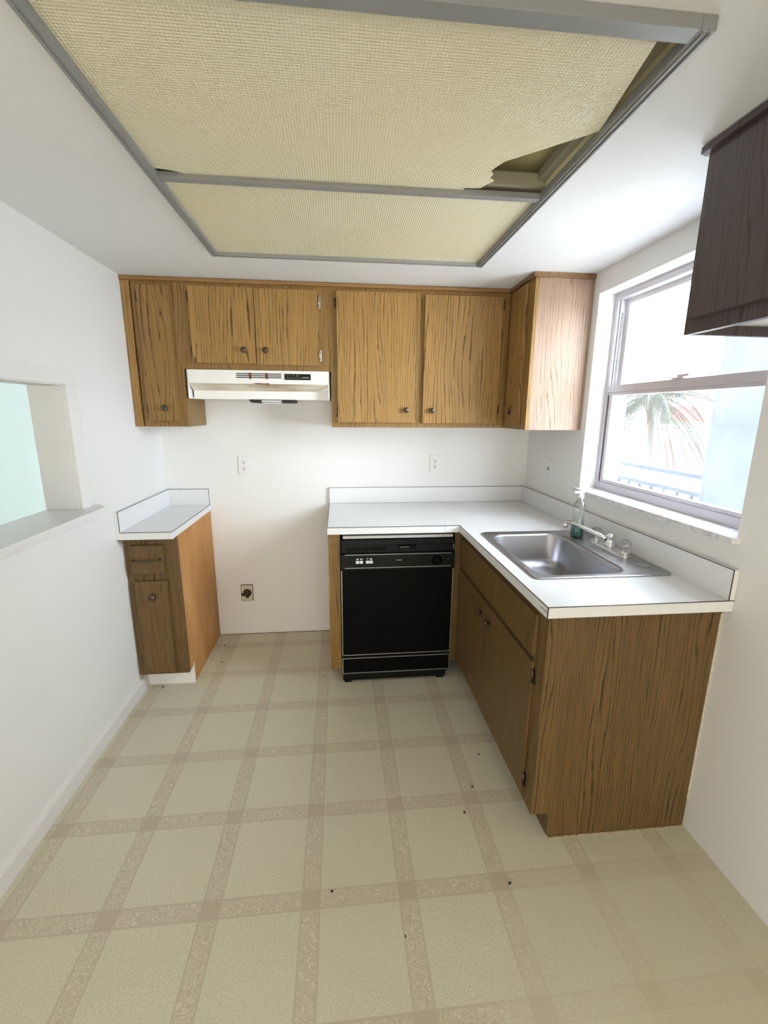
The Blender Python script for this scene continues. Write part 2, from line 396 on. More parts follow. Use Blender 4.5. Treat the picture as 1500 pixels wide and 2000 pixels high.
B('window_pane', M['glass'], lo, FX+0.016, FX+0.019, WY1+0.062, WY0-0.062, 1.172, 1.585)
lt = MB().box(FX-0.010, FX+0.018, -1.215, -1.150, 1.634, 1.640, 0.001).box(FX-0.012, FX+0.004, -1.245, -1.185, 1.640, 1.650, 0.002).lathe([(0.010, 0), (0.010, 0.006)], (FX+0.004, -1.19, 1.64), (0, 0, 1), 14)
lt.build('sash_latch', M['aludark' if False else 'alu'], lo)
us = MB()
us.box(FX+0.042, FX+0.068, WY0-0.058, WY0-0.030, 1.60, WZ1-0.03, 0.002).box(FX+0.042, FX+0.068, WY1+0.030, WY1+0.058, 1.60, WZ1-0.03, 0.002)
us.box(FX+0.042, FX+0.068, WY1+0.058, WY0-0.058, WZ1-0.052, WZ1-0.03, 0.002).box(FX+0.042, FX+0.068, WY1+0.058, WY0-0.058, 1.60, 1.622, 0.002)
up_ = us.build('upper_sash', M['trim'], win)
B('window_pane', M['glass'], up_, FX+0.054, FX+0.057, WY1+0.058, WY0-0.058, 1.622, WZ1-0.052)
ms = MB().prism([(W-0.032, -0.672), (W-0.0, -0.672), (W-0.0, WY0-0.001), (W+0.2, WY0-0.001), (W+0.2, WY1+0.001), (W, WY1+0.001), (W, -1.655), (W-0.032, -1.655)], 2, 1.097, 1.117)
ms.build('window_sill', M['marble'], win)

# ------------------------------------------------------------------ cabinet hardware
def knob(parent, pos, d, r=0.0155, mat='brass'):
    m = MB().lathe([(0.006, 0), (0.0055, 0.010), (r*0.8, 0.013), (r, 0.017), (r, 0.021), (r*0.82, 0.0245), (r*0.55, 0.0235), (r*0.42, 0.026), (r*0.15, 0.0275)], pos, d, 24, flute=12, fa=0.045)
    return m.build('knob', M[mat], parent)
def hinge(parent, pos, d, s, mat='brass', h=0.055):
    """surface hinge leaf beside a door: pos = centre on the frame face, d = outward axis ('-y' / '-x'), s = side the barrel lies on"""
    x, y, z = pos; m = MB()
    if d == '-y':
        m.prism([(x-0.008*s, z-h/2+0.006), (x-0.004*s, z-h/2), (x+0.004*s, z-h/2), (x+0.004*s, z+h/2), (x-0.004*s, z+h/2), (x-0.008*s, z+h/2-0.006)][::1], 1, y-0.003, y)
        m.tube([(x+0.004*s, y-0.008, z-h/2+0.004), (x+0.004*s, y-0.008, z+h/2-0.004)], 0.0038, 10)
        m.lathe([(0.003, 0), (0.002, 0.0015)], (x-0.003*s, y-0.003, z-h*0.28), (0, -1, 0), 10).lathe([(0.003, 0), (0.002, 0.0015)], (x-0.003*s, y-0.003, z+h*0.28), (0, -1, 0), 10)
    else:
        m.prism([(y-0.008*s, z-h/2+0.006), (y-0.004*s, z-h/2), (y+0.004*s, z-h/2), (y+0.004*s, z+h/2), (y-0.004*s, z+h/2), (y-0.008*s, z+h/2-0.006)], 0, x-0.003, x)
        m.tube([(x-0.008, y+0.004*s, z-h/2+0.004), (x-0.008, y+0.004*s, z+h/2-0.004)], 0.0038, 10)
    return m.build('hinge', M[mat], parent)
def door_y(parent, x0, x1, z0, z1, yf, mat, th=0.019):
    return B('cabinet_door', mat, parent, x0, x1, yf-th, yf, z0, z1, bev=0.0025)
def door_x(parent, y0, y1, z0, z1, xf, mat, th=0.019):
    return B('cabinet_door', mat, parent, xf-th, xf, y0, y1, z0, z1, bev=0.0025)

UF = -0.326; UB, UT = 1.413, 2.137
def crown(parent, x0, x1, mat='wood_trim'):
    return MB().prism([(UF, UT), (UF-0.014, UT+0.003), (UF-0.014, UT+0.018), (UF-0.008, H-0.001), (-0.002, H-0.001), (-0.002, UT)], 0, x0, x1).build('crown_trim', M[mat], parent)
def uface(parent, x0, x1, z0, z1, sl, sr, st, sb, mat='wood', yf=UF):
    """face frame: left/right stiles, top/bottom rails"""
    m = MB()
    m.box(x0, x0+sl, yf, yf+0.019, z0, z1, 0.001).box(x1-sr, x1, yf, yf+0.019, z0, z1, 0.001)
    m.box(x0+sl, x1-sr, yf, yf+0.019, z1-st, z1, 0.001).box(x0+sl, x1-sr, yf, yf+0.019, z0, z0+sb, 0.001)
    return m.build('face_frame', M[mat], parent)

# narrow wall cabinet at the left wall
u1 = thing('wall_cabinet', (0.14, -0.16, UB), 'narrow single-door oak-grain wall cabinet in the left corner beside the range hood', 'cabinet')
B('cabinet_body', M['wood'], u1, 0.002, 0.277, UF+0.019, -0.002, UB, UT)
uface(u1, 0.048, 0.277, UB, UT, 0.05, 0.06, 0.04, 0.05)
MB().prism([(0.002, UB), (0.043, UB), (0.041, 1.75), (0.044, UT), (0.002, UT), (0.006, 2.02), (0.001, 1.9), (0.003, 1.6)], 1, UF-0.006, UF+0.019).build('scribe_strip', M['wood_door'], u1)
d = door_y(u1, 0.080, 0.237, 1.443, 2.118, UF, M['wood'])
knob(d, (0.170, UF-0.019, 1.510), (0, -1, 0)); hinge(d, (0.074, UF, 2.063), '-y', 1, 'brass'); hinge(d, (0.074, UF, 1.502), '-y', 1, 'brass')
crown(u1, 0.002, 0.277)
# cabinet over the hood
u2 = thing('wall_cabinet', (0.663, -0.16, 1.714), 'short two-door oak-grain wall cabinet directly above the white range hood', 'cabinet')
B('cabinet_body', M['wood'], u2, 0.278, 1.048, UF+0.019, -0.002, 1.714, UT)
uface(u2, 0.278, 1.048, 1.714, UT, 0.07, 0.08, 0.04, 0.05)
d = door_y(u2, 0.330, 0.656, 1.745, 2.120, UF, M['wood_door'])
knob(d, (0.596, UF-0.019, 1.812), (0, -1, 0)); hinge(d, (0.324, UF, 2.072), '-y', 1, 'brass'); hinge(d, (0.324, UF, 1.805), '-y', 1, 'brass')
d = door_y(u2, 0.659, 0.985, 1.740, 2.118, UF, M['wood_door'])
knob(d, (0.708, UF-0.019, 1.812), (0, -1, 0)); hinge(d, (0.995, UF, 2.062), '-y', -1, 'pewter', 0.06); hinge(d, (0.995, UF, 1.793), '-y', -1, 'pewter', 0.06)
crown(u2, 0.278, 1.048)
# tall double cabinet
u3 = thing('wall_cabinet', (1.546, -0.16, UB), 'wide two-door golden wall cabinet above the dishwasher counter', 'cabinet')
B('cabinet_body', M['wood'], u3, 1.049, 2.043, UF+0.019, -0.002, UB, UT)
uface(u3, 1.049, 2.043, UB, UT, 0.06, 0.07, 0.04, 0.05)
B('centre_stile', M['wood'], u3, 1.51, 1.57, UF, UF+0.019, UB+0.05, UT-0.04)
d = door_y(u3, 1.084, 1.514, 1.440, 2.120, UF, M['wood_door'])
knob(d, (1.466, UF-0.019, 1.510), (0, -1, 0)); hinge(d, (1.077, UF, 2.062), '-y', 1); hinge(d, (1.077, UF, 1.493), '-y', 1)
d = door_y(u3, 1.561, 1.996, 1.438, 2.116, UF, M['wood_door'])
knob(d, (1.612, UF-0.019, 1.509), (0, -1, 0)); hinge(d, (2.002, UF, 2.077), '-y', -1); hinge(d, (2.002, UF, 1.517), '-y', -1)
crown(u3, 1.049, 2.030)
# corner cabinet returning along the right wall
u4 = thing('wall_cabinet', (2.19, -0.32, UB), 'corner wall cabinet with a pale oak-grain end panel beside the window', 'cabinet')
UX = 2.044; EY = -0.638
B('cabinet_body', M['wood'], u4, UX+0.019, W-0.002, EY+0.006, -0.002, UB, UT)
m = MB(); m.box(UX, UX+0.019, EY, -0.575, UB, UT, 0.001).box(UX, UX+0.019, -0.39, -0.002, UB, UT, 0.001)
m.box(UX, UX+0.019, -0.575, -0.39, UT-0.04, UT).box(UX, UX+0.019, -0.575, -0.39, UB, UB+0.04)
m.build('face_frame', M['wood'], u4)
tag(B('end_panel', M['wood_pale'], u4, UX+0.019, W-0.002, EY, EY+0.006, UB, UT), 'pale pinkish wood-grain end panel')
d = door_x(u4, -0.575, -0.385, 1.440, 2.125, UX, M['wood'])
MB().box(UX-0.022, UX-0.019, -0.480, -0.452, 1.488, 1.530, 0.001).tube([(UX-0.020, -0.475, 1.525), (UX-0.032, -0.466, 1.512), (UX-0.032, -0.466, 1.505), (UX-0.020, -0.457, 1.492)], 0.004).build('door_pull', M['brass'], d)
MB().prism([(UX, UT), (UX-0.014, UT+0.003), (UX-0.014, UT+0.018), (UX-0.008, H-0.001), (W-0.002, H-0.001), (W-0.002, UT)], 1, EY-0.010, UF-0.015).build('crown_trim', M['wood_trim_y'], u4)
# foreground wall cabinet
u5 = thing('wall_cabinet', (2.185, -2.1, 1.706), 'wall cabinet with its backlit shade painted in dark grey-brown, high on the right wall nearer than the window', 'cabinet')
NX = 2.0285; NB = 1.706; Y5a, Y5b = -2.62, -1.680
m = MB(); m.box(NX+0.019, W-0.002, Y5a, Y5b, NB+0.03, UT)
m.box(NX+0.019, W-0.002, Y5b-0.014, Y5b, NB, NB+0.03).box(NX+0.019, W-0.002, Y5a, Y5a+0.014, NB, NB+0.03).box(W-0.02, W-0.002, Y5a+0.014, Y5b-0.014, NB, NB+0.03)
m.build('cabinet_body', M['wood_backlit'], u5)
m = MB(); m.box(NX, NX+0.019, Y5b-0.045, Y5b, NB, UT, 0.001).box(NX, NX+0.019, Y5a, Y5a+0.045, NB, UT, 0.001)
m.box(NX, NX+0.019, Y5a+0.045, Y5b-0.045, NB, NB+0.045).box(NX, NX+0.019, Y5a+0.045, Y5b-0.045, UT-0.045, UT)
m.build('face_frame', M['wood_backlit'], u5)
d = door_x(u5, -2.145, Y5b-0.030, NB+0.036, UT-0.02, NX, M['wood_backlit'])
d = door_x(u5, -2.590, -2.155, NB+0.036, UT-0.02, NX, M['wood_backlit'])
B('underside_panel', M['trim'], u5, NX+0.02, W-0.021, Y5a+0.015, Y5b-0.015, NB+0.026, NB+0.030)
MB().prism([(NX, UT), (NX-0.014, UT+0.003), (NX-0.014, UT+0.018), (NX-0.008, H-0.001), (W-0.002, H-0.001), (W-0.002, UT)], 1, Y5a, Y5b+0.012).build('crown_trim', M['wood_backlit'], u5)

# ------------------------------------------------------------------ range hood
hd = thing('range_hood', (0.663, -0.17, 1.56), 'white enamel range hood with rust stains under the short wall cabinet', 'range hood')
h0, h1 = 0.290, 1.040
sh = MB()
sh.box(h0, h1, -0.336, -0.322, 1.642, 1.712, 0.002)                       # fascia
sh.box(h0, h1, -0.322, -0.003, 1.700, 1.712)
sh.prism([(-0.285, 1.562), (-0.285, 1.606), (-0.273, 1.606), (-0.273, 1.562)], 0, h0+0.014, 0.972)
sh.box(h0, h0+0.004, -0.336, -0.003, 1.562, 1.71).box(h1-0.004, h1, -0.336, -0.003, 1.562, 1.71)
sh.box(h0+0.004, h1-0.004, -0.273, -0.003, 1.562, 1.572)
bmc = bmesh.new()
ck = [(0.972, -0.285, 1.562), (h1, -0.336, 1.558), (h1, -0.336, 1.642), (0.972, -0.285, 1.606)]
bk = [(0.972, -0.27, 1.562), (h1, -0.27, 1.558), (h1, -0.27, 1.642), (0.972, -0.27, 1.606)]
A = [bmc.verts.new(p) for p in ck]; Bv = [bmc.verts.new(p) for p in bk]
bmc.faces.new(A); bmc.faces.new(Bv[::-1])
for i in range(4): bmc.faces.new([A[i], A[(i+1) % 4], Bv[(i+1) % 4], Bv[i]])
sh.merge(bmc)
sh.build('hood_shell', M['enamel'], hd)
un = MB(); bmc = bmesh.new()
q = [(h0+0.004, -0.336, 1.6415), (h1-0.004, -0.336, 1.6415), (0.972, -0.285, 1.606), (h0+0.014, -0.285, 1.606)]
A = [bmc.verts.new(p) for p in q]; Bv = [bmc.verts.new((p[0], p[1]+0.004, p[2]+0.006)) for p in q]
bmc.faces.new(A); bmc.faces.new(Bv[::-1])
for i in range(4): bmc.faces.new([A[i], A[(i+1) % 4], Bv[(i+1) % 4], Bv[i]])
un.merge(bmc); tag(un.build('stained_lower_slope', M['hoodunder'], hd), 'cream enamel slope stained brown')
v = MB()
for k in range(3): v.box(0.545, 0.783, -0.3375, -0.336, 1.684+0.0095*(k-1)-0.0024, 1.684+0.0095*(k-1)+0.0026)
v.build('vent_slots', M['slot'], hd)
r = MB()
for x in (0.618, 0.705): r.prism([(x-0.007, 1.699), (x+0.007, 1.698), (x+0.006, 1.672), (x+0.001, 1.664), (x-0.006, 1.671)], 1, -0.338, -0.336)
r.prism([(0.628, 1.6435), (0.655, 1.6460), (0.690, 1.6445), (0.712, 1.6455), (0.722, 1.6425), (0.712, 1.6395), (0.690, 1.6405), (0.655, 1.6400)], 1, -0.3375, -0.336)
for x, z, q_ in ((0.617, 1.632, 0.0035), (0.703, 1.628, 0.003), (0.735, 1.620, 0.002)):
    yy = -0.336 + (1.6415-z)*1.43; r.lathe([(q_, 0), (q_*0.7, 0.0012)], (x, yy-0.001, z), (0, -0.57, -0.82), 9)
r.build('rust_stain', M['rust'], hd)
cp = B('control_panel', M['blackp'], hd, 0.800, 0.940, -0.339, -0.336, 1.665, 1.696)
B('fan_switch', M['slot'], cp, 0.816, 0.832, -0.3415, -0.339, 1.682, 1.690, bev=0.001)
B('light_switch', M['slot'], cp, 0.862, 0.872, -0.3415, -0.339, 1.682, 1.691, bev=0.001)
s_ = MB().box(0.806, 0.934, -0.3395, -0.339, 1.6745, 1.6755).box(0.895, 0.930, -0.3395, -0.339, 1.677, 1.680)
for k in (0.812, 0.840, 0.850, 0.866, 0.880): s_.box(k, k+0.0015, -0.3395, -0.339, 1.683, 1.690)
s_.box(0.865, 0.870, -0.342, -0.3415, 1.684, 1.689)
s_.build('printed_markings', M['silverprint'], cp)
fl = MB().prism([(0.588, 1.5625), (0.845, 1.5625), (0.835, 1.545), (0.602, 1.545)], 1, -0.262, -0.06)
fh = fl.build('filter_housing', M['slot'], hd)
MB().prism([(0.66, 1.5455), (0.77, 1.5455), (0.76, 1.541), (0.67, 1.541)], 1, -0.27, -0.15).box(0.66, 0.77, -0.2645, -0.262, 1.549, 1.558).build('light_lens', M['label'], fh)

# ------------------------------------------------------------------ ceiling light
cl = thing('ceiling_light', (1.15, -1.375, H), 'large recessed ceiling light panel with a broken yellowed diffuser', 'ceiling light')
fr = MB(); zf = H-0.022
def angle_profile(m, a0, a1, b0, b1):  m.box(a0, a1, b0, b1, zf, H-0.0005, 0.002)
# flat grey frame: flange below the ceiling
fr.box(0.562, 0.589, -2.018, -0.738, zf, H-0.0005, 0.002).box(1.716, 1.744, -2.018, -0.738, zf, H-0.0005, 0.002)
fr.box(0.589, 1.716, -2.018, -1.984, zf, H-0.0005, 0.002).box(0.589, 1.716, -0.757, -0.738, zf, H-0.0005, 0.002)
fr.box(0.568, 0.572, -2.01, -0.745, zf-0.004, zf, 0.001).box(1.722, 1.726, -2.01, -0.745, zf-0.004, zf, 0.001).box(1.734, 1.738, -2.01, -0.745, zf-0.004, zf, 0.001)
fr.build('light_frame', M['fixture'], cl)
B('cross_bar', M['fixture'], cl, 0.589, 1.716, -1.392, -1.366, zf+0.001, H-0.004, bev=0.002)
hs = MB()
hs.box(0.577, 0.583, -2.0, -0.75, H+0.002, H+0.075).box(1.722, 1.728, -2.0, -0.75, H+0.002, H+0.075)
hs.box(0.583, 1.722, -2.0, -1.994, H+0.002, H+0.075).box(0.583, 1.722, -0.756, -0.75, H+0.002, H+0.075)
hs.box(0.577, 1.728, -2.0, -0.75, H+0.075, H+0.08)
ho = hs.build('light_housing', M['khaki'], cl)
B('support_channel', M['khakidark'], ho, 0.583, 1.722, -1.41, -1.36, H+0.006, H+0.04)
B('side_channel', M['khakidark'], ho, 1.696, 1.722, -1.994, -1.41, H+0.02, H+0.045)
dz0, dz1 = H-0.008, H-0.004
MB().prism([(0.589, -1.366), (1.716, -1.366), (1.716, -0.757), (0.589, -0.757)], 2, dz0, dz1).build('diffuser_panel', M['diffuser'], cl)
bp_ = [(0.589, -1.984), (1.668, -1.984), (1.690, -1.86), (1.716, -1.712), (1.716, -1.705), (1.640, -1.640), (1.542, -1.556), (1.528, -1.528), (1.519, -1.500), (1.533, -1.487), (1.529, -1.462), (1.547, -1.452), (1.531, -1.430), (1.522, -1.408), (1.470, -1.403), (1.475, -1.3925), (0.66, -1.3925), (0.635, -1.404), (0.589, -1.414)]
tag(MB().prism(bp_, 2, dz0, dz1).build('diffuser_panel', M['diffuser'], cl), 'cracked diffuser sheet with a missing corner')

# ------------------------------------------------------------------ left base cabinet and worktop
CT, CB, CA = 0.914, 0.876, 0.8745
b1 = thing('base_cabinet', (0.13, -0.31, 0), 'narrow base cabinet with one drawer and raw orange side under the small worktop', 'cabinet')
B('cabinet_body', M['wood_base'], b1, 0.003, 0.2545, -0.601, -0.003, 0.105, CA)
sp = MB().prism([(-0.601, 0.105), (-0.601, CA), (-0.003, CA), (-0.003, 0.0), (-0.540, 0.0), (-0.540, 0.105)], 0, 0.2545, 0.260)
tag(sp.build('side_panel', M['hardboard'], b1), 'raw orange-brown hardboard side')
m = MB(); yf = -0.620
m.box(0.003, 0.042, yf, yf+0.019, 0.105, CA, 0.001).box(0.186, 0.260, yf, yf+0.019, 0.105, CA, 0.001)
m.box(0.042, 0.186, yf, yf+0.019, 0.83, CA).box(0.042, 0.186, yf, yf+0.019, 0.64, 0.70).box(0.042, 0.186, yf, yf+0.019, 0.105, 0.14)
m.build('face_frame', M['wood_base'], b1)
dr = B('drawer', M['wood_base'], b1, 0.034, 0.193, yf-0.019, yf, 0.684, 0.834, bev=0.0025)
MB().tube([(0.045, yf-0.021, 0.757), (0.055, yf-0.034, 0.755), (0.080, yf-0.040, 0.757), (0.112, yf-0.041, 0.758), (0.145, yf-0.040, 0.759), (0.168, yf-0.034, 0.759), (0.178, yf-0.021, 0.760)], [0.004, 0.0035, 0.004, 0.0055, 0.004, 0.0035, 0.004]).prism([(0.036, 0.758), (0.045, 0.766), (0.054, 0.758), (0.045, 0.749)], 1, yf-0.022, yf-0.019).prism([(0.169, 0.760), (0.178, 0.768), (0.187, 0.760), (0.178, 0.751)], 1, yf-0.022, yf-0.019).build('drawer_pull', M['brass'], dr)
d = door_y(b1, 0.038, 0.197, 0.122, 0.643, yf, M['wood_base'])
knob(d, (0.124, yf-0.019, 0.560), (0, -1, 0), 0.018); hinge(d, (0.030, yf, 0.60), '-y', 1); hinge(d, (0.030, yf, 0.19), '-y', 1)
tk = MB().prism([(0.004, 0), (0.262, 0), (0.262, 0.118), (0.252, 0.118), (0.244, 0.100), (0.004, 0.100)], 1, -0.553, -0.541)
tag(tk.build('toe_kick', M['trim'], b1), 'white painted toe board')

k1 = thing('countertop', (0.13, -0.34, CB), 'small white laminate worktop with backsplash on the narrow left cabinet', 'countertop')
B('worktop_slab', M['counter'], k1, 0.001, 0.262, -0.679, -0.001, CB, CT, bev=0.001)
B('backsplash', M['counter'], k1, 0.001, 0.020, -0.679, -0.001, CT, 1.017, bev=0.001)
B('backsplash', M['counter'], k1, 0.020, 0.262, -0.020, -0.001, CT, 1.017, bev=0.001)
e = MB(); t_ = 0.0022
e.box(0.020, 0.2632, -0.6802, -0.6785, CT-t_, CT+0.0006).box(0.2615, 0.2632, -0.6802, -0.001, CT-t_, CT+0.0006)
e.box(0.0195, 0.0215, -0.679, -0.001, 1.0155, 1.0178).box(0.020, 0.262, -0.0215, -0.019, 1.0155, 1.0178).box(0.018, 0.0208, -0.6802, -0.6785, CT, 1.0175)
e.box(0.2612, 0.2632, -0.0205, -0.018, CT, 1.0175).box(0.001, 0.262, -0.6798, -0.6785, CB-0.001, CB+0.001)
e.build('edge_seam', M['seam'], k1)

# ------------------------------------------------------------------ dishwasher and its side panel
pn = MB().prism([(-0.622, 0.085), (-0.622, CA), (-0.003, CA), (-0.003, 0.0), (-0.44, 0.0), (-0.44, 0.085)], 0, 1.024, 1.084)
tag(pn.build('end_panel', M['wood'], None), 'upright wood-grain panel closing the counter left of the dishwasher', 'panel')
dw = thing('dishwasher', (1.395, -0.33, 0), 'black built-in dishwasher with chrome trim lines under the white counter', 'dishwasher')
x0, x1 = 1.090, 1.700; DF = -0.632
B('tub_body', M['blackp'], dw, x0+0.006, x1-0.006, DF+0.02, -0.02, 0.035, 0.845)
bd = MB().box(x0+0.004, x1-0.004, DF, DF+0.02, 0.176, 0.672, 0.002); bd.build('door_panel', M['black'], dw)
MB().box(x0, x0+0.004, DF-0.003, DF+0.02, 0.172, 0.672).box(x1-0.004, x1, DF-0.003, DF+0.02, 0.172, 0.672).box(x0, x1, DF-0.003, DF+0.01, 0.170, 0.1745).build('door_trim', M['trimmetal'], dw)
co = MB().prism([(DF+0.02, 0.675), (DF-0.018, 0.675), (DF-0.022, 0.682), (DF-0.022, 0.765), (DF-0.012, 0.770), (DF-0.006, 0.772), (DF-0.006, 0.812), (DF-0.020, 0.818), (DF-0.020, 0.842), (DF+0.02, 0.842)], 0, x0, x1)
con = co.build('control_console', M['blackp'], dw)
g = MB()
for k in range(14): g.box(x0+0.025+k*0.0155, x0+0.035+k*0.0155, DF-0.0085, DF-0.006, 0.780, 0.800, 0.001)
g.build('vent_grille', M['black'], con)
B('door_latch', M['black'], con, x0+0.30, x0+0.40, DF-0.022, DF-0.006, 0.792, 0.808, bev=0.004)
MB().box(x0+0.02, x1-0.02, DF-0.024, DF-0.021, 0.763, 0.7655).box(x0+0.02, x1-0.02, DF-0.024, DF-0.021, 0.690, 0.6925).box(x0+0.31, x0+0.36, DF-0.023, DF-0.020, 0.8005, 0.802).box(x1-0.012, x1-0.009, DF-0.022, DF-0.019, 0.79, 0.812).build('chrome_lines', M['trimmetal'], con)
for i, px in enumerate((1.176, 1.196, 1.229, 1.248)):
    B('button', M['label'], con, px-0.0085, px+0.0085, DF-0.025, DF-0.022, 0.716, 0.731, bev=0.001)
    if i != 2: B('indicator_label', M['label'], con, px-0.006, px+0.006, DF-0.0228, DF-0.022, 0.7375, 0.7425)
MB().lathe([(0.004, 0), (0.004, 0.001)], (1.229, DF-0.0222, 0.742), (0, -1, 0), 12).build('indicator_lamp', M['silverprint'], con)
MB().box(x0+0.293, x0+0.322, DF-0.0232, DF-0.022, 0.729, 0.732).build('maker_badge', M['silverprint'], con)
dl = MB().lathe([(0.030, 0), (0.030, 0.006), (0.024, 0.008), (0.022, 0.018), (0.018, 0.020)], (1.600, DF-0.022, 0.726), (0, -1, 0), 32, flute=10, fa=0.02); dl.build('cycle_dial', M['black'], con)
s_ = MB()
for k in range(9):
    a = math.radians(20 + k*36); s_.box(1.600+0.036*math.cos(a)-0.0025, 1.600+0.036*math.cos(a)+0.0025, DF-0.0226, DF-0.022, 0.727+0.030*math.sin(a)-0.0006, 0.727+0.030*math.sin(a)+0.0006)
s_.build('dial_markings', M['silverprint'], con)
B('kick_panel', M['black'], dw, x0+0.004, x1-0.004, DF, DF+0.02, 0.062, 0.150, bev=0.002)
MB().box(x0, x1-0.001, DF-0.003, DF+0.01, 0.150, 0.154).box(x0, x1-0.001, DF-0.003, DF+0.01, 0.058, 0.062).box(x0, x0+0.004, DF-0.003, DF+0.01, 0.062, 0.150).box(x1-0.004, x1, DF-0.003, DF+0.01, 0.062, 0.150).build('kick_trim', M['trimmetal'], dw)
MB().box(x0+0.002, x1-0.02, DF+0.004, DF+0.03, 0.012, 0.058, 0.004).box(x0+0.01, x0+0.05, DF+0.006, DF+0.04, 0, 0.012).box(x1-0.07, x1-0.03, DF+0.006, DF+0.04, 0, 0.012).build('base_rail', M['blackp'], dw)
tag(MB().box(x0+0.01, x1-0.01, DF-0.004, DF+0.03, 0.847, 0.862, 0.002).build('mounting_strip', M['galv'], dw), 'bare metal strip under the counter')

# ------------------------------------------------------------------ sink base cabinet
PX_ = 1.745; PE = -1.638
b2 = thing('base_cabinet', (2.04, -0.85, 0), 'long wood-grain sink base cabinet under the L-shaped counter', 'cabinet')
cb = MB().box(PX_+0.0195, PX_+0.030, PE+0.013, -0.604, 0.105, CA-0.001).box(PX_+0.019, W-0.004, PE+0.0125, PE+0.020, 0.105, CA-0.001).box(PX_+0.019, W-0.004, PE+0.02, -0.03, 0.105, 0.12)
cb.build('cabinet_body', M['wood_base'], b2)
ep = MB().prism([(PX_, 0.105), (PX_, CA), (W-0.003, CA), (W-0.003, 0.0), (1.819, 0.0), (1.812, 0.028), (1.812, 0.090), (1.80, 0.105)], 1, PE, PE+0.012)
ep.build('end_panel', M['wood_base'], b2)
m = MB()
m.box(PX_, PX_+0.019, PE+0.0125, -1.545, 0.105, CA, 0.001).box(PX_, PX_+0.019, -0.69, -0.622, 0.105, CA, 0.001)
m.box(PX_, PX_+0.019, -1.545, -0.69, 0.84, CA).box(PX_, PX_+0.019, -1.545, -0.69, 0.64, 0.70).box(PX_, PX_+0.019, -1.545, -0.69, 0.105, 0.16)
m.box(PX_, PX_+0.019, -1.13, -1.06, 0.16, 0.64)
m.box(x1+0.004, PX_, -0.624, -0.605, 0.105, CA, 0.001)
m.build('face_frame', M['wood_base'], b2)
B('false_drawer_front', M['wood_base'], b2, PX_-0.014, PX_, -1.572, -0.655, 0.692, 0.842, bev=0.0025)
d = door_x(b2, -1.092, -0.655, 0.135, 0.668, PX_, M['wood_base'], 0.014); knob(d, (PX_-0.014, -1.045, 0.60), (-1, 0, 0), 0.014)
d = door_x(b2, -1.570, -1.098, 0.135, 0.668, PX_, M['wood_base'], 0.014); knob(d, (PX_-0.014, -1.150, 0.60), (-1, 0, 0), 0.014)
hinge(d, (PX_, -1.578, 0.615), '-x', 1, 'brass', 0.06); hinge(d, (PX_, -1.578, 0.195), '-x', 1, 'brass', 0.06)
tk = MB().box(1.815, 1.827, PE+0.012, -0.58, 0.0, 0.105); tk.build('toe_kick', M['wood_base'], b2)

# ------------------------------------------------------------------ L-shaped countertop with sink cut-out
k2 = thing('countertop', (1.9, -0.7, CB), 'L-shaped white laminate counter with backsplash around the stainless sink', 'countertop')
SX0, SX1, SY0, SY1 = 1.775, 2.318, -1.448, -0.808           # sink rim
cx0, cx1, cy0, cy1 = SX0+0.012, SX1-0.012, SY0+0.012, SY1-0.012
KX = 1.7205; KY = -1.672; X0 = 1.0215
sl = MB()
for lo_, hi_ in (((X0, -0.651), (KX, -0.001)), ((KX, cy1), (W-0.001, -0.001)), ((KX, KY), (W-0.001, cy0)), ((KX, cy0), (cx0, cy1)), ((cx1, cy0), (W-0.001, cy1))):
    sl.box(lo_[0], hi_[0], lo_[1], hi_[1], CB, CT)
so = sl.build('worktop_slab', M['counter'], k2)
B('backsplash', M['counter'], k2, X0, W-0.020, -0.020, -0.001, CT, 1.017, bev=0.001)
B('backsplash', M['counter'], k2, W-0.020, W-0.001, KY, -0.001, CT, 1.017, bev=0.001)
e = MB(); q = 0.0012
e.box(X0-q, KX+q, -0.651-q, -0.6495, CT-t_, CT+0.0005).box(KX-q, KX+0.001, KY-q, -0.651, CT-t_, CT+0.0005).box(KX-q, W-0.002, KY-q, KY+0.0005, CT-t_, CT+0.0005)
e.box(X0-q, X0+0.001, -0.651, -0.001, CT-t_, CT+0.0005).box(KX-q, KX+0.0022, KY-q, KY+0.001, CB, CT).box(KX-q, KX+0.0004, -0.652, -0.650, CB, CT)
e.box(X0, W-0.02, -0.0212, -0.0192, 1.0155, 1.0176).box(W-0.0212, W-0.019, KY, -0.02, 1.0155, 1.0176).box(W-0.0212, W-0.019, KY-q, KY+0.001, CT, 1.0176)
e.box(X0-q, X0+0.001, -0.0212, -0.001, 1.0155, 1.0176).box(X0, W-0.02, -0.0206, -0.0195, CT, CT+0.001).box(1.639, 1.6398, -0.6516, -0.650, CB+0.003, CT)
e.box(KX-q, KX+0.0005, KY+0.004, KY+0.05, CB+0.018, CB+0.019)
e.build('edge_seam', M['seam'], k2)

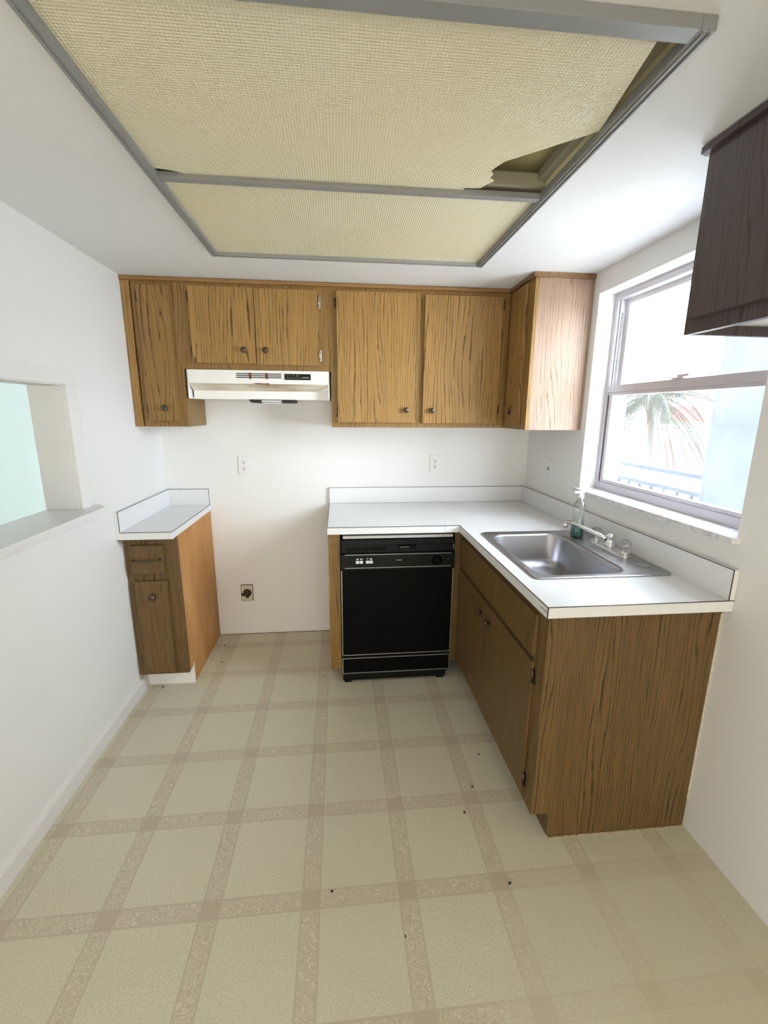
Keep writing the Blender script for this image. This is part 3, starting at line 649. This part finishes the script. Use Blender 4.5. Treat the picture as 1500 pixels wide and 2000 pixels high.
# ------------------------------------------------------------------ sink
def rrect(x0, x1, y0, y1, r, n=6):
    pts = []
    for cx, cy, a0 in ((x1-r, y1-r, 0), (x0+r, y1-r, 90), (x0+r, y0+r, 180), (x1-r, y0+r, 270)):
        for k in range(n+1):
            a = math.radians(a0 + 90*k/n); pts.append((cx+r*math.cos(a), cy+r*math.sin(a)))
    return pts
sk = thing('kitchen_sink', (2.04, -1.128, CT), 'stainless steel single-bowl drop-in sink below the window', 'sink')
b = bmesh.new(); loops = []
bx0, bx1, by0, by1 = 1.815, 2.165, -1.408, -0.858
spec = [(SX0, SX1, SY0, SY1, 0.030, CT+0.0005), (SX0, SX1, SY0, SY1, 0.030, CT+0.003), (SX0+0.006, SX1-0.006, SY0+0.006, SY1-0.006, 0.026, CT+0.006),
        (SX0+0.014, SX1-0.014, SY0+0.014, SY1-0.014, 0.022, CT+0.003), (bx0-0.010, bx1+0.010, by0-0.010, by1+0.010, 0.075, CT+0.003),
        (bx0-0.003, bx1+0.003, by0-0.003, by1+0.003, 0.072, CT+0.0015), (bx0, bx1, by0, by1, 0.070, CT-0.006), (bx0+0.008, bx1-0.008, by0+0.008, by1-0.008, 0.066, CT-0.120),
        (bx0+0.020, bx1-0.020, by0+0.020, by1-0.020, 0.056, CT-0.150), (bx0+0.045, bx1-0.045, by0+0.045, by1-0.045, 0.04, CT-0.160), (1.99-0.045, 1.99+0.045, -1.133-0.045, -1.133+0.045, 0.0449, CT-0.165)]
for s5 in spec: loops.append([b.verts.new((x, y, s5[5])) for x, y in rrect(*s5[:5])])
n = len(loops[0])
for i in range(len(loops)-1):
    for k in range(n):
        f_ = b.faces.new([loops[i][k], loops[i][(k+1) % n], loops[i+1][(k+1) % n], loops[i+1][k]]); f_.smooth = True
mb = MB(); mb.merge(b); sb = mb.build('sink_bowl', M['steel'], sk)
md = sb.modifiers.new('thickness', 'SOLIDIFY'); md.thickness = 0.0012; md.offset = -1
MB().lathe([(0.046, 0), (0.044, 0.003), (0.030, 0.001), (0.028, -0.010), (0.006, -0.010), (0.005, 0.004), (0.003, 0.006)], (1.99, -1.133, CT-0.1655), (0, 0, 1), 28).build('drain', M['chrome'], sk)
MB().lathe([(0.024, 0), (0.0235, 0.0025), (0.018, 0.0035)], (2.268, -1.335, CT+0.003), (0, 0, 1), 28).build('hole_cover', M['steel'], sk)

# ------------------------------------------------------------------ faucet
fa = thing('faucet', (2.262, -1.130, CT+0.0035), 'chrome two-handle faucet with clear acrylic knobs behind the sink bowl', 'faucet')
fz = CT+0.0036; fx, fy = 2.258, -1.130
pts = []
for k in range(13): a = math.radians(-90 + 15*k); pts.append((math.cos(a), math.sin(a)))
pl = [(fx+0.026*math.cos(math.radians(a)), fy+0.103+0.026*math.sin(math.radians(a))) for a in range(0, 181, 15)] + [(fx+0.026*math.cos(math.radians(a)), fy-0.103+0.026*math.sin(math.radians(a))) for a in range(180, 361, 15)]
MB().prism(pl, 2, fz, fz+0.007).prism([(fx+(x-fx)*0.86, fy+(y-fy)*0.965) for x, y in pl], 2, fz+0.007, fz+0.014).build('base_plate', M['chrome'], fa)
MB().lathe([(0.021, 0), (0.021, 0.012), (0.0165, 0.016), (0.0165, 0.040), (0.0185, 0.044), (0.0185, 0.052), (0.015, 0.057), (0.006, 0.059)], (fx, fy, fz+0.014), (0, 0, 1), 28).build('spout_hub', M['chrome'], fa)
hz = fz+0.045
sp = [(fx-0.012, fy+0.010, hz), (2.232, -1.095, hz+0.008), (2.205, -1.045, hz+0.020), (2.182, -0.995, hz+0.032), (2.166, -0.960, hz+0.037), (2.158, -0.942, hz+0.034), (2.154, -0.934, hz+0.026)]
spt = MB().tube(sp, [0.0105, 0.010, 0.0092, 0.0088, 0.0088, 0.0088, 0.0085], 14).build('spout', M['chrome'], fa)
MB().lathe([(0.0095, 0), (0.0115, 0.004), (0.0115, 0.020), (0.010, 0.024)], (2.154, -0.933, hz+0.004), (0, 0, 1), 20).build('aerator', M['chrome'], spt)
for s_ in (-1, 1):
    hb = MB().lathe([(0.019, 0), (0.018, 0.006), (0.011, 0.010), (0.010, 0.018)], (fx, fy+s_*0.103, fz+0.014), (0, 0, 1), 24).build('handle_base', M['chrome'], fa)
    MB().lathe([(0.015, 0), (0.021, 0.004), (0.0225, 0.012), (0.0215, 0.034), (0.017, 0.040), (0.008, 0.041)], (fx, fy+s_*0.103, fz+0.030), (0, 0, 1), 48, flute=8, fa=0.06).build('acrylic_knob', M['acrylic'], hb)

# ------------------------------------------------------------------ bottle on the sink ledge
bx, by, bz = 2.226, -0.915, CT+0.0035
bt = thing('squeeze_bottle', (bx, by, bz), 'clear upright plastic bottle with green soap in the bottom beside the faucet', 'bottle')
MB().lathe([(0.030, 0.0), (0.034, 0.004), (0.034, 0.05), (0.029, 0.078), (0.0265, 0.10), (0.029, 0.125), (0.030, 0.145), (0.024, 0.168), (0.013, 0.182), (0.012, 0.190)], (bx, by, bz), (0, 0, 1), 32, sx=0.82).build('bottle_body', M['bottle'], bt)
MB().lathe([(0.029, 0.002), (0.0325, 0.006), (0.0325, 0.05), (0.030, 0.064)], (bx, by, bz), (0, 0, 1), 32, sx=0.82).build('soap', M['soap'], bt)
MB().lathe([(0.015, 0.186), (0.015, 0.204), (0.010, 0.207), (0.006, 0.214)], (bx, by, bz), (0, 0, 1), 24, flute=16, fa=0.02).box(bx-0.034, bx+0.018, by-0.008, by+0.008, bz+0.212, bz+0.222, 0.003).build('pump_cap', M['label'], bt)

# ------------------------------------------------------------------ outlets
def duplex(px, pz, label):
    o = thing('wall_outlet', (px, 0, pz-0.056), label, 'outlet')
    B('cover_plate', M['plate'], o, px-0.034, px+0.034, -0.006, -0.0005, pz-0.056, pz+0.056, bev=0.002)
    B('darker_rim', M['alu'], o, px-0.0350, px+0.0350, -0.0012, -0.0004, pz-0.057, pz+0.057)  # thin rim a little darker than the cover plate
    for s in (-1, 1):
        zc = pz + s*0.020
        r = MB().prism([(px+0.0165*math.cos(math.radians(a)), zc+max(-0.0135, min(0.0135, 0.0165*math.sin(math.radians(a))))) for a in range(0, 360, 12)], 1, -0.0078, -0.006).build('receptacle', M['plate'], o)
        MB().box(px-0.0082, px-0.0050, -0.0083, -0.0078, zc-0.002, zc+0.008).box(px+0.0048, px+0.0078, -0.0083, -0.0078, zc-0.002, zc+0.007).lathe([(0.0033, 0), (0.0033, 0.0005)], (px, -0.0078, zc-0.007), (0, -1, 0), 12).build('slots', M['slot'], r)
    MB().lathe([(0.003, 0), (0.002, 0.0012)], (px, -0.006, pz), (0, -1, 0), 12).build('screw', M['pewter'], o)
    return o
duplex(0.488, 1.162, 'white duplex wall outlet below the range hood, left of the counter')
duplex(1.716, 1.169, 'white duplex wall outlet above the counter under the double cabinet')
ro = thing('range_outlet', (0.456, 0, 0.248), 'low stove outlet with a black round socket on the bare wall', 'outlet')
tag(B('wall_box_edge', M['rust'], ro, 0.417, 0.496, -0.004, -0.0005, 0.246, 0.361), 'brown grimy rim')
B('cover_plate', plain('dirty_ivory_plate', (0.62, 0.57, 0.46), 0.5, nscale=60, namp=0.15), ro, 0.4205, 0.4925, -0.008, -0.004, 0.250, 0.357, bev=0.002)
MB().lathe([(0.028, 0), (0.028, 0.004), (0.025, 0.006)], (0.458, -0.008, 0.303), (0, -1, 0), 30).prism([(0.445, 0.285), (0.470, 0.285), (0.466, 0.268), (0.452, 0.268)], 1, -0.013, -0.008).box(0.418, 0.44, -0.0125, -0.008, 0.284, 0.300).build('socket', M['slot'], ro)
sw = thing('switch_plate', (W, -0.336, 1.118), 'painted-over switch plate on the right wall next to the corner cabinet', 'switch')
B('cover_plate', M['wall'], sw, W-0.006, W-0.0005, -0.372, -0.300, 1.120, 1.228, bev=0.002)
MB().box(W-0.0068, W-0.006, -0.343, -0.329, 1.163, 1.187).prism([(-0.341, 1.170), (-0.341, 1.182), (-0.331, 1.182), (-0.331, 1.170)], 0, W-0.014, W-0.006).build('toggle', M['silverprint'], sw)

# ------------------------------------------------------------------ crumbs and grime on the floor
def crumb(x, y, s, a, label):
    m = MB().lathe([(0.2*s, 0), (0.45*s, 0.25*s), (0.5*s, 0.6*s), (0.25*s, 0.9*s)], (0, 0, 0), (0, 0, 1), 8, sx=0.45)
    o = m.build('crumb', M['debris'], None); o.location = (x, y, 0.0); o.rotation_euler = (0, 0, a)
    return tag(o, label, 'crumb', 'dark crumbs scattered on the vinyl floor')
for x, y, s, l in ((1.61, -1.40, .010, 'dark crumb on the vinyl floor beside the sink cabinet doors'),
                   (1.545, -1.515, .012, 'dark crumb on the vinyl floor just left of the sink cabinet corner'),
                   (1.62, -1.785, .012, 'dark crumb in front of the sink cabinet end'),
                   (1.26, -1.90, .008, 'small dark crumb on a tile near the photo centre bottom'),
                   (1.045, -1.755, .010, 'dark crumb on a patterned floor band, lowest of the left ones'),
                   (1.69, -1.23, .009, 'dark crumb close to the sink cabinet toe space'),
                   (0.33, -0.16, .012, 'dark crumb near the back wall by the orange cabinet side'),
                   (0.36, -0.36, .008, 'dark crumb beside the orange cabinet side'),
                   (0.10, -0.59, .012, 'dark crumb in front of the white toe board'),
                   (0.98, -0.56, .007, 'dark crumb left of the dishwasher')):
    crumb(x, y, s, random.uniform(0, 3), l)
# ragged brown caulk lines where vinyl meets wall / cabinet
def ragged(x0, y0, x1, y1, w, n=40):
    m = MB(); d = Vector((x1-x0, y1-y0, 0)); nn = Vector((-d.y, d.x, 0)).normalized(); L = []; R = []
    for k in range(n+1):
        p = Vector((x0, y0, 0)) + d*k/n; L.append(p + nn*0.0); R.append(p + nn*w*random.uniform(0.35, 1.0))
    for k in range(n):
        m.prism([(L[k].x, L[k].y), (L[k+1].x, L[k+1].y), (R[k+1].x, R[k+1].y), (R[k].x, R[k].y)], 2, 0.0002, 0.0025)
    return m
struct('trim_4', ragged(1.02, -0.001, 0.262, -0.001, 0.007), plain('brown_floor_caulk', (0.22, 0.13, 0.06), 0.7, nscale=90, namp=0.3))
struct('trim_5', ragged(W-0.002, PE-0.001, 1.822, PE-0.001, 0.006), plain('tan_floor_caulk', (0.42, 0.33, 0.20), 0.7, nscale=90, namp=0.3))
struct('trim_6', MB().box(W-0.006, W-0.0005, PE-0.004, PE, 0.12, CB-0.02, 0.0015), plain('cream_wall_caulk', (0.62, 0.57, 0.46), 0.6, nscale=50, namp=0.15))

# ------------------------------------------------------------------ outside the window
OUT = {'pink': plain('pink_stucco', (0.30, 0.050, 0.048), 0.8, nscale=3), 'white': plain('white_stucco', (0.85, 0.84, 0.82), 0.8, nscale=3),
       'rail': plain('pale_blue_rail_paint', (0.030, 0.038, 0.048), 0.6, spec=0.1), 'dark': plain('far_window_pane', (0.03, 0.03, 0.04), 0.6, spec=0.1),
       'frond': plain('palm_frond', (0.040, 0.050, 0.044), 0.8, spec=0.1, nscale=20, namp=0.3), 'trunk': plain('palm_trunk', (0.05, 0.04, 0.035), 0.8),
       'bluecol': plain('shaded_blue_stucco', (0.062, 0.069, 0.078), 0.8, spec=0.1, nscale=4, namp=0.12)}
bl = thing('neighbouring_building', (14.5, 12.5, -3.0), 'pink and white two-storey building across the courtyard seen through the window', 'building')
B('wall', OUT['white'], bl, 14.5, 20, 9.0, 19.0, -3.0, 3.6)
for ya, yb, z0, z1 in ((11.95, 14.6, 1.25, 1.85), (12.4, 14.4, -0.75, 0.5)):
    B('pink_wall_panel', OUT['pink'], bl, 14.44, 14.5, ya, yb, z0, z1)
B('window', OUT['dark'], bl, 14.40, 14.44, 14.2, 14.7, 1.15, 1.75)
MB().box(14.30, 14.36, 12.4, 15.2, 0.80, 0.86).build('balcony_rail', OUT['white'], bl)
B('roof', OUT['white'], bl, 14.0, 20.2, 8.8, 19.3, 3.6, 3.8)
pt = thing('palm_tree', (9.0, 7.6, -3.0), 'tall palm with drooping fronds in front of the pink building', 'tree')
MB().tube([(9.0, 7.2, -3), (9.0, 7.4, -1), (9.0, 7.8, 0.8), (9.0, 8.10, 1.9)], [0.09, 0.08, 0.07, 0.07], 12).build('trunk', OUT['trunk'], pt)
for k in range(34):
    a = 2*math.pi*k/34 + random.uniform(-0.15, 0.15); el = random.uniform(-0.5, 0.8)
    m = MB(); L = random.uniform(1.7, 2.4); pts = []
    for j in range(9):
        s = j/8; rr = L*s*math.cos(el*(1-s)); z = 1.9 + L*(math.sin(el)*s) - 1.9*s*s
        pts.append(Vector((9.0+rr*math.cos(a), 8.04+rr*math.sin(a), z)))
    m.tube(pts, [0.02]*8+[0.006], 5)
    side = Vector((-math.sin(a), math.cos(a), 0))
    for j in range(2, 40):
        s = j/40*8; i = min(7, int(s)); p = pts[i].lerp(pts[i+1], s-i)
        for sg in (-1, 1):
            tip = p + side*sg*0.30 + Vector((math.cos(a)*0.18, math.sin(a)*0.18, -0.30)); q = pts[i+1]-pts[i]; q.normalize()
            b = bmesh.new(); vs = [b.verts.new(v_) for v_ in (p-q*0.012, p+q*0.012, tip)]; b.faces.new(vs); m.merge(b)
    m.build('frond', OUT['frond'], pt)
rl = thing('balcony_railing', (3.5, -0.2, 0.0), 'pale blue metal railing along the walkway just outside the window', 'railing')
MB().box(3.47, 3.51, -2.6, 0.9, 1.075, 1.105).build('top_rail', OUT['rail'], rl)
MB().box(3.475, 3.505, -2.6, 0.9, 0.955, 0.985).box(3.475, 3.505, -2.6, 0.9, 0.02, 0.05).build('lower_rail', OUT['rail'], rl)
for k in range(26):
    y = -2.55 + k*0.135
    B('baluster', OUT['rail'], rl, 3.48, 3.50, y, y+0.018, 0.05, 0.955)
struct('wall_walkway_column', MB().box(3.25, 3.62, -1.15, -0.440, 0.0, 3.0), OUT['bluecol'])
struct('floor_walkway', MB().box(W+0.2, 3.62, -4.5, 3.0, -0.15, 0.0), OUT['white'])
struct('ground', MB().box(3.62, 40, -30, 40, -3.2, -3.0), plain('pale_concrete_ground', (0.65, 0.64, 0.60), 0.9, nscale=2))
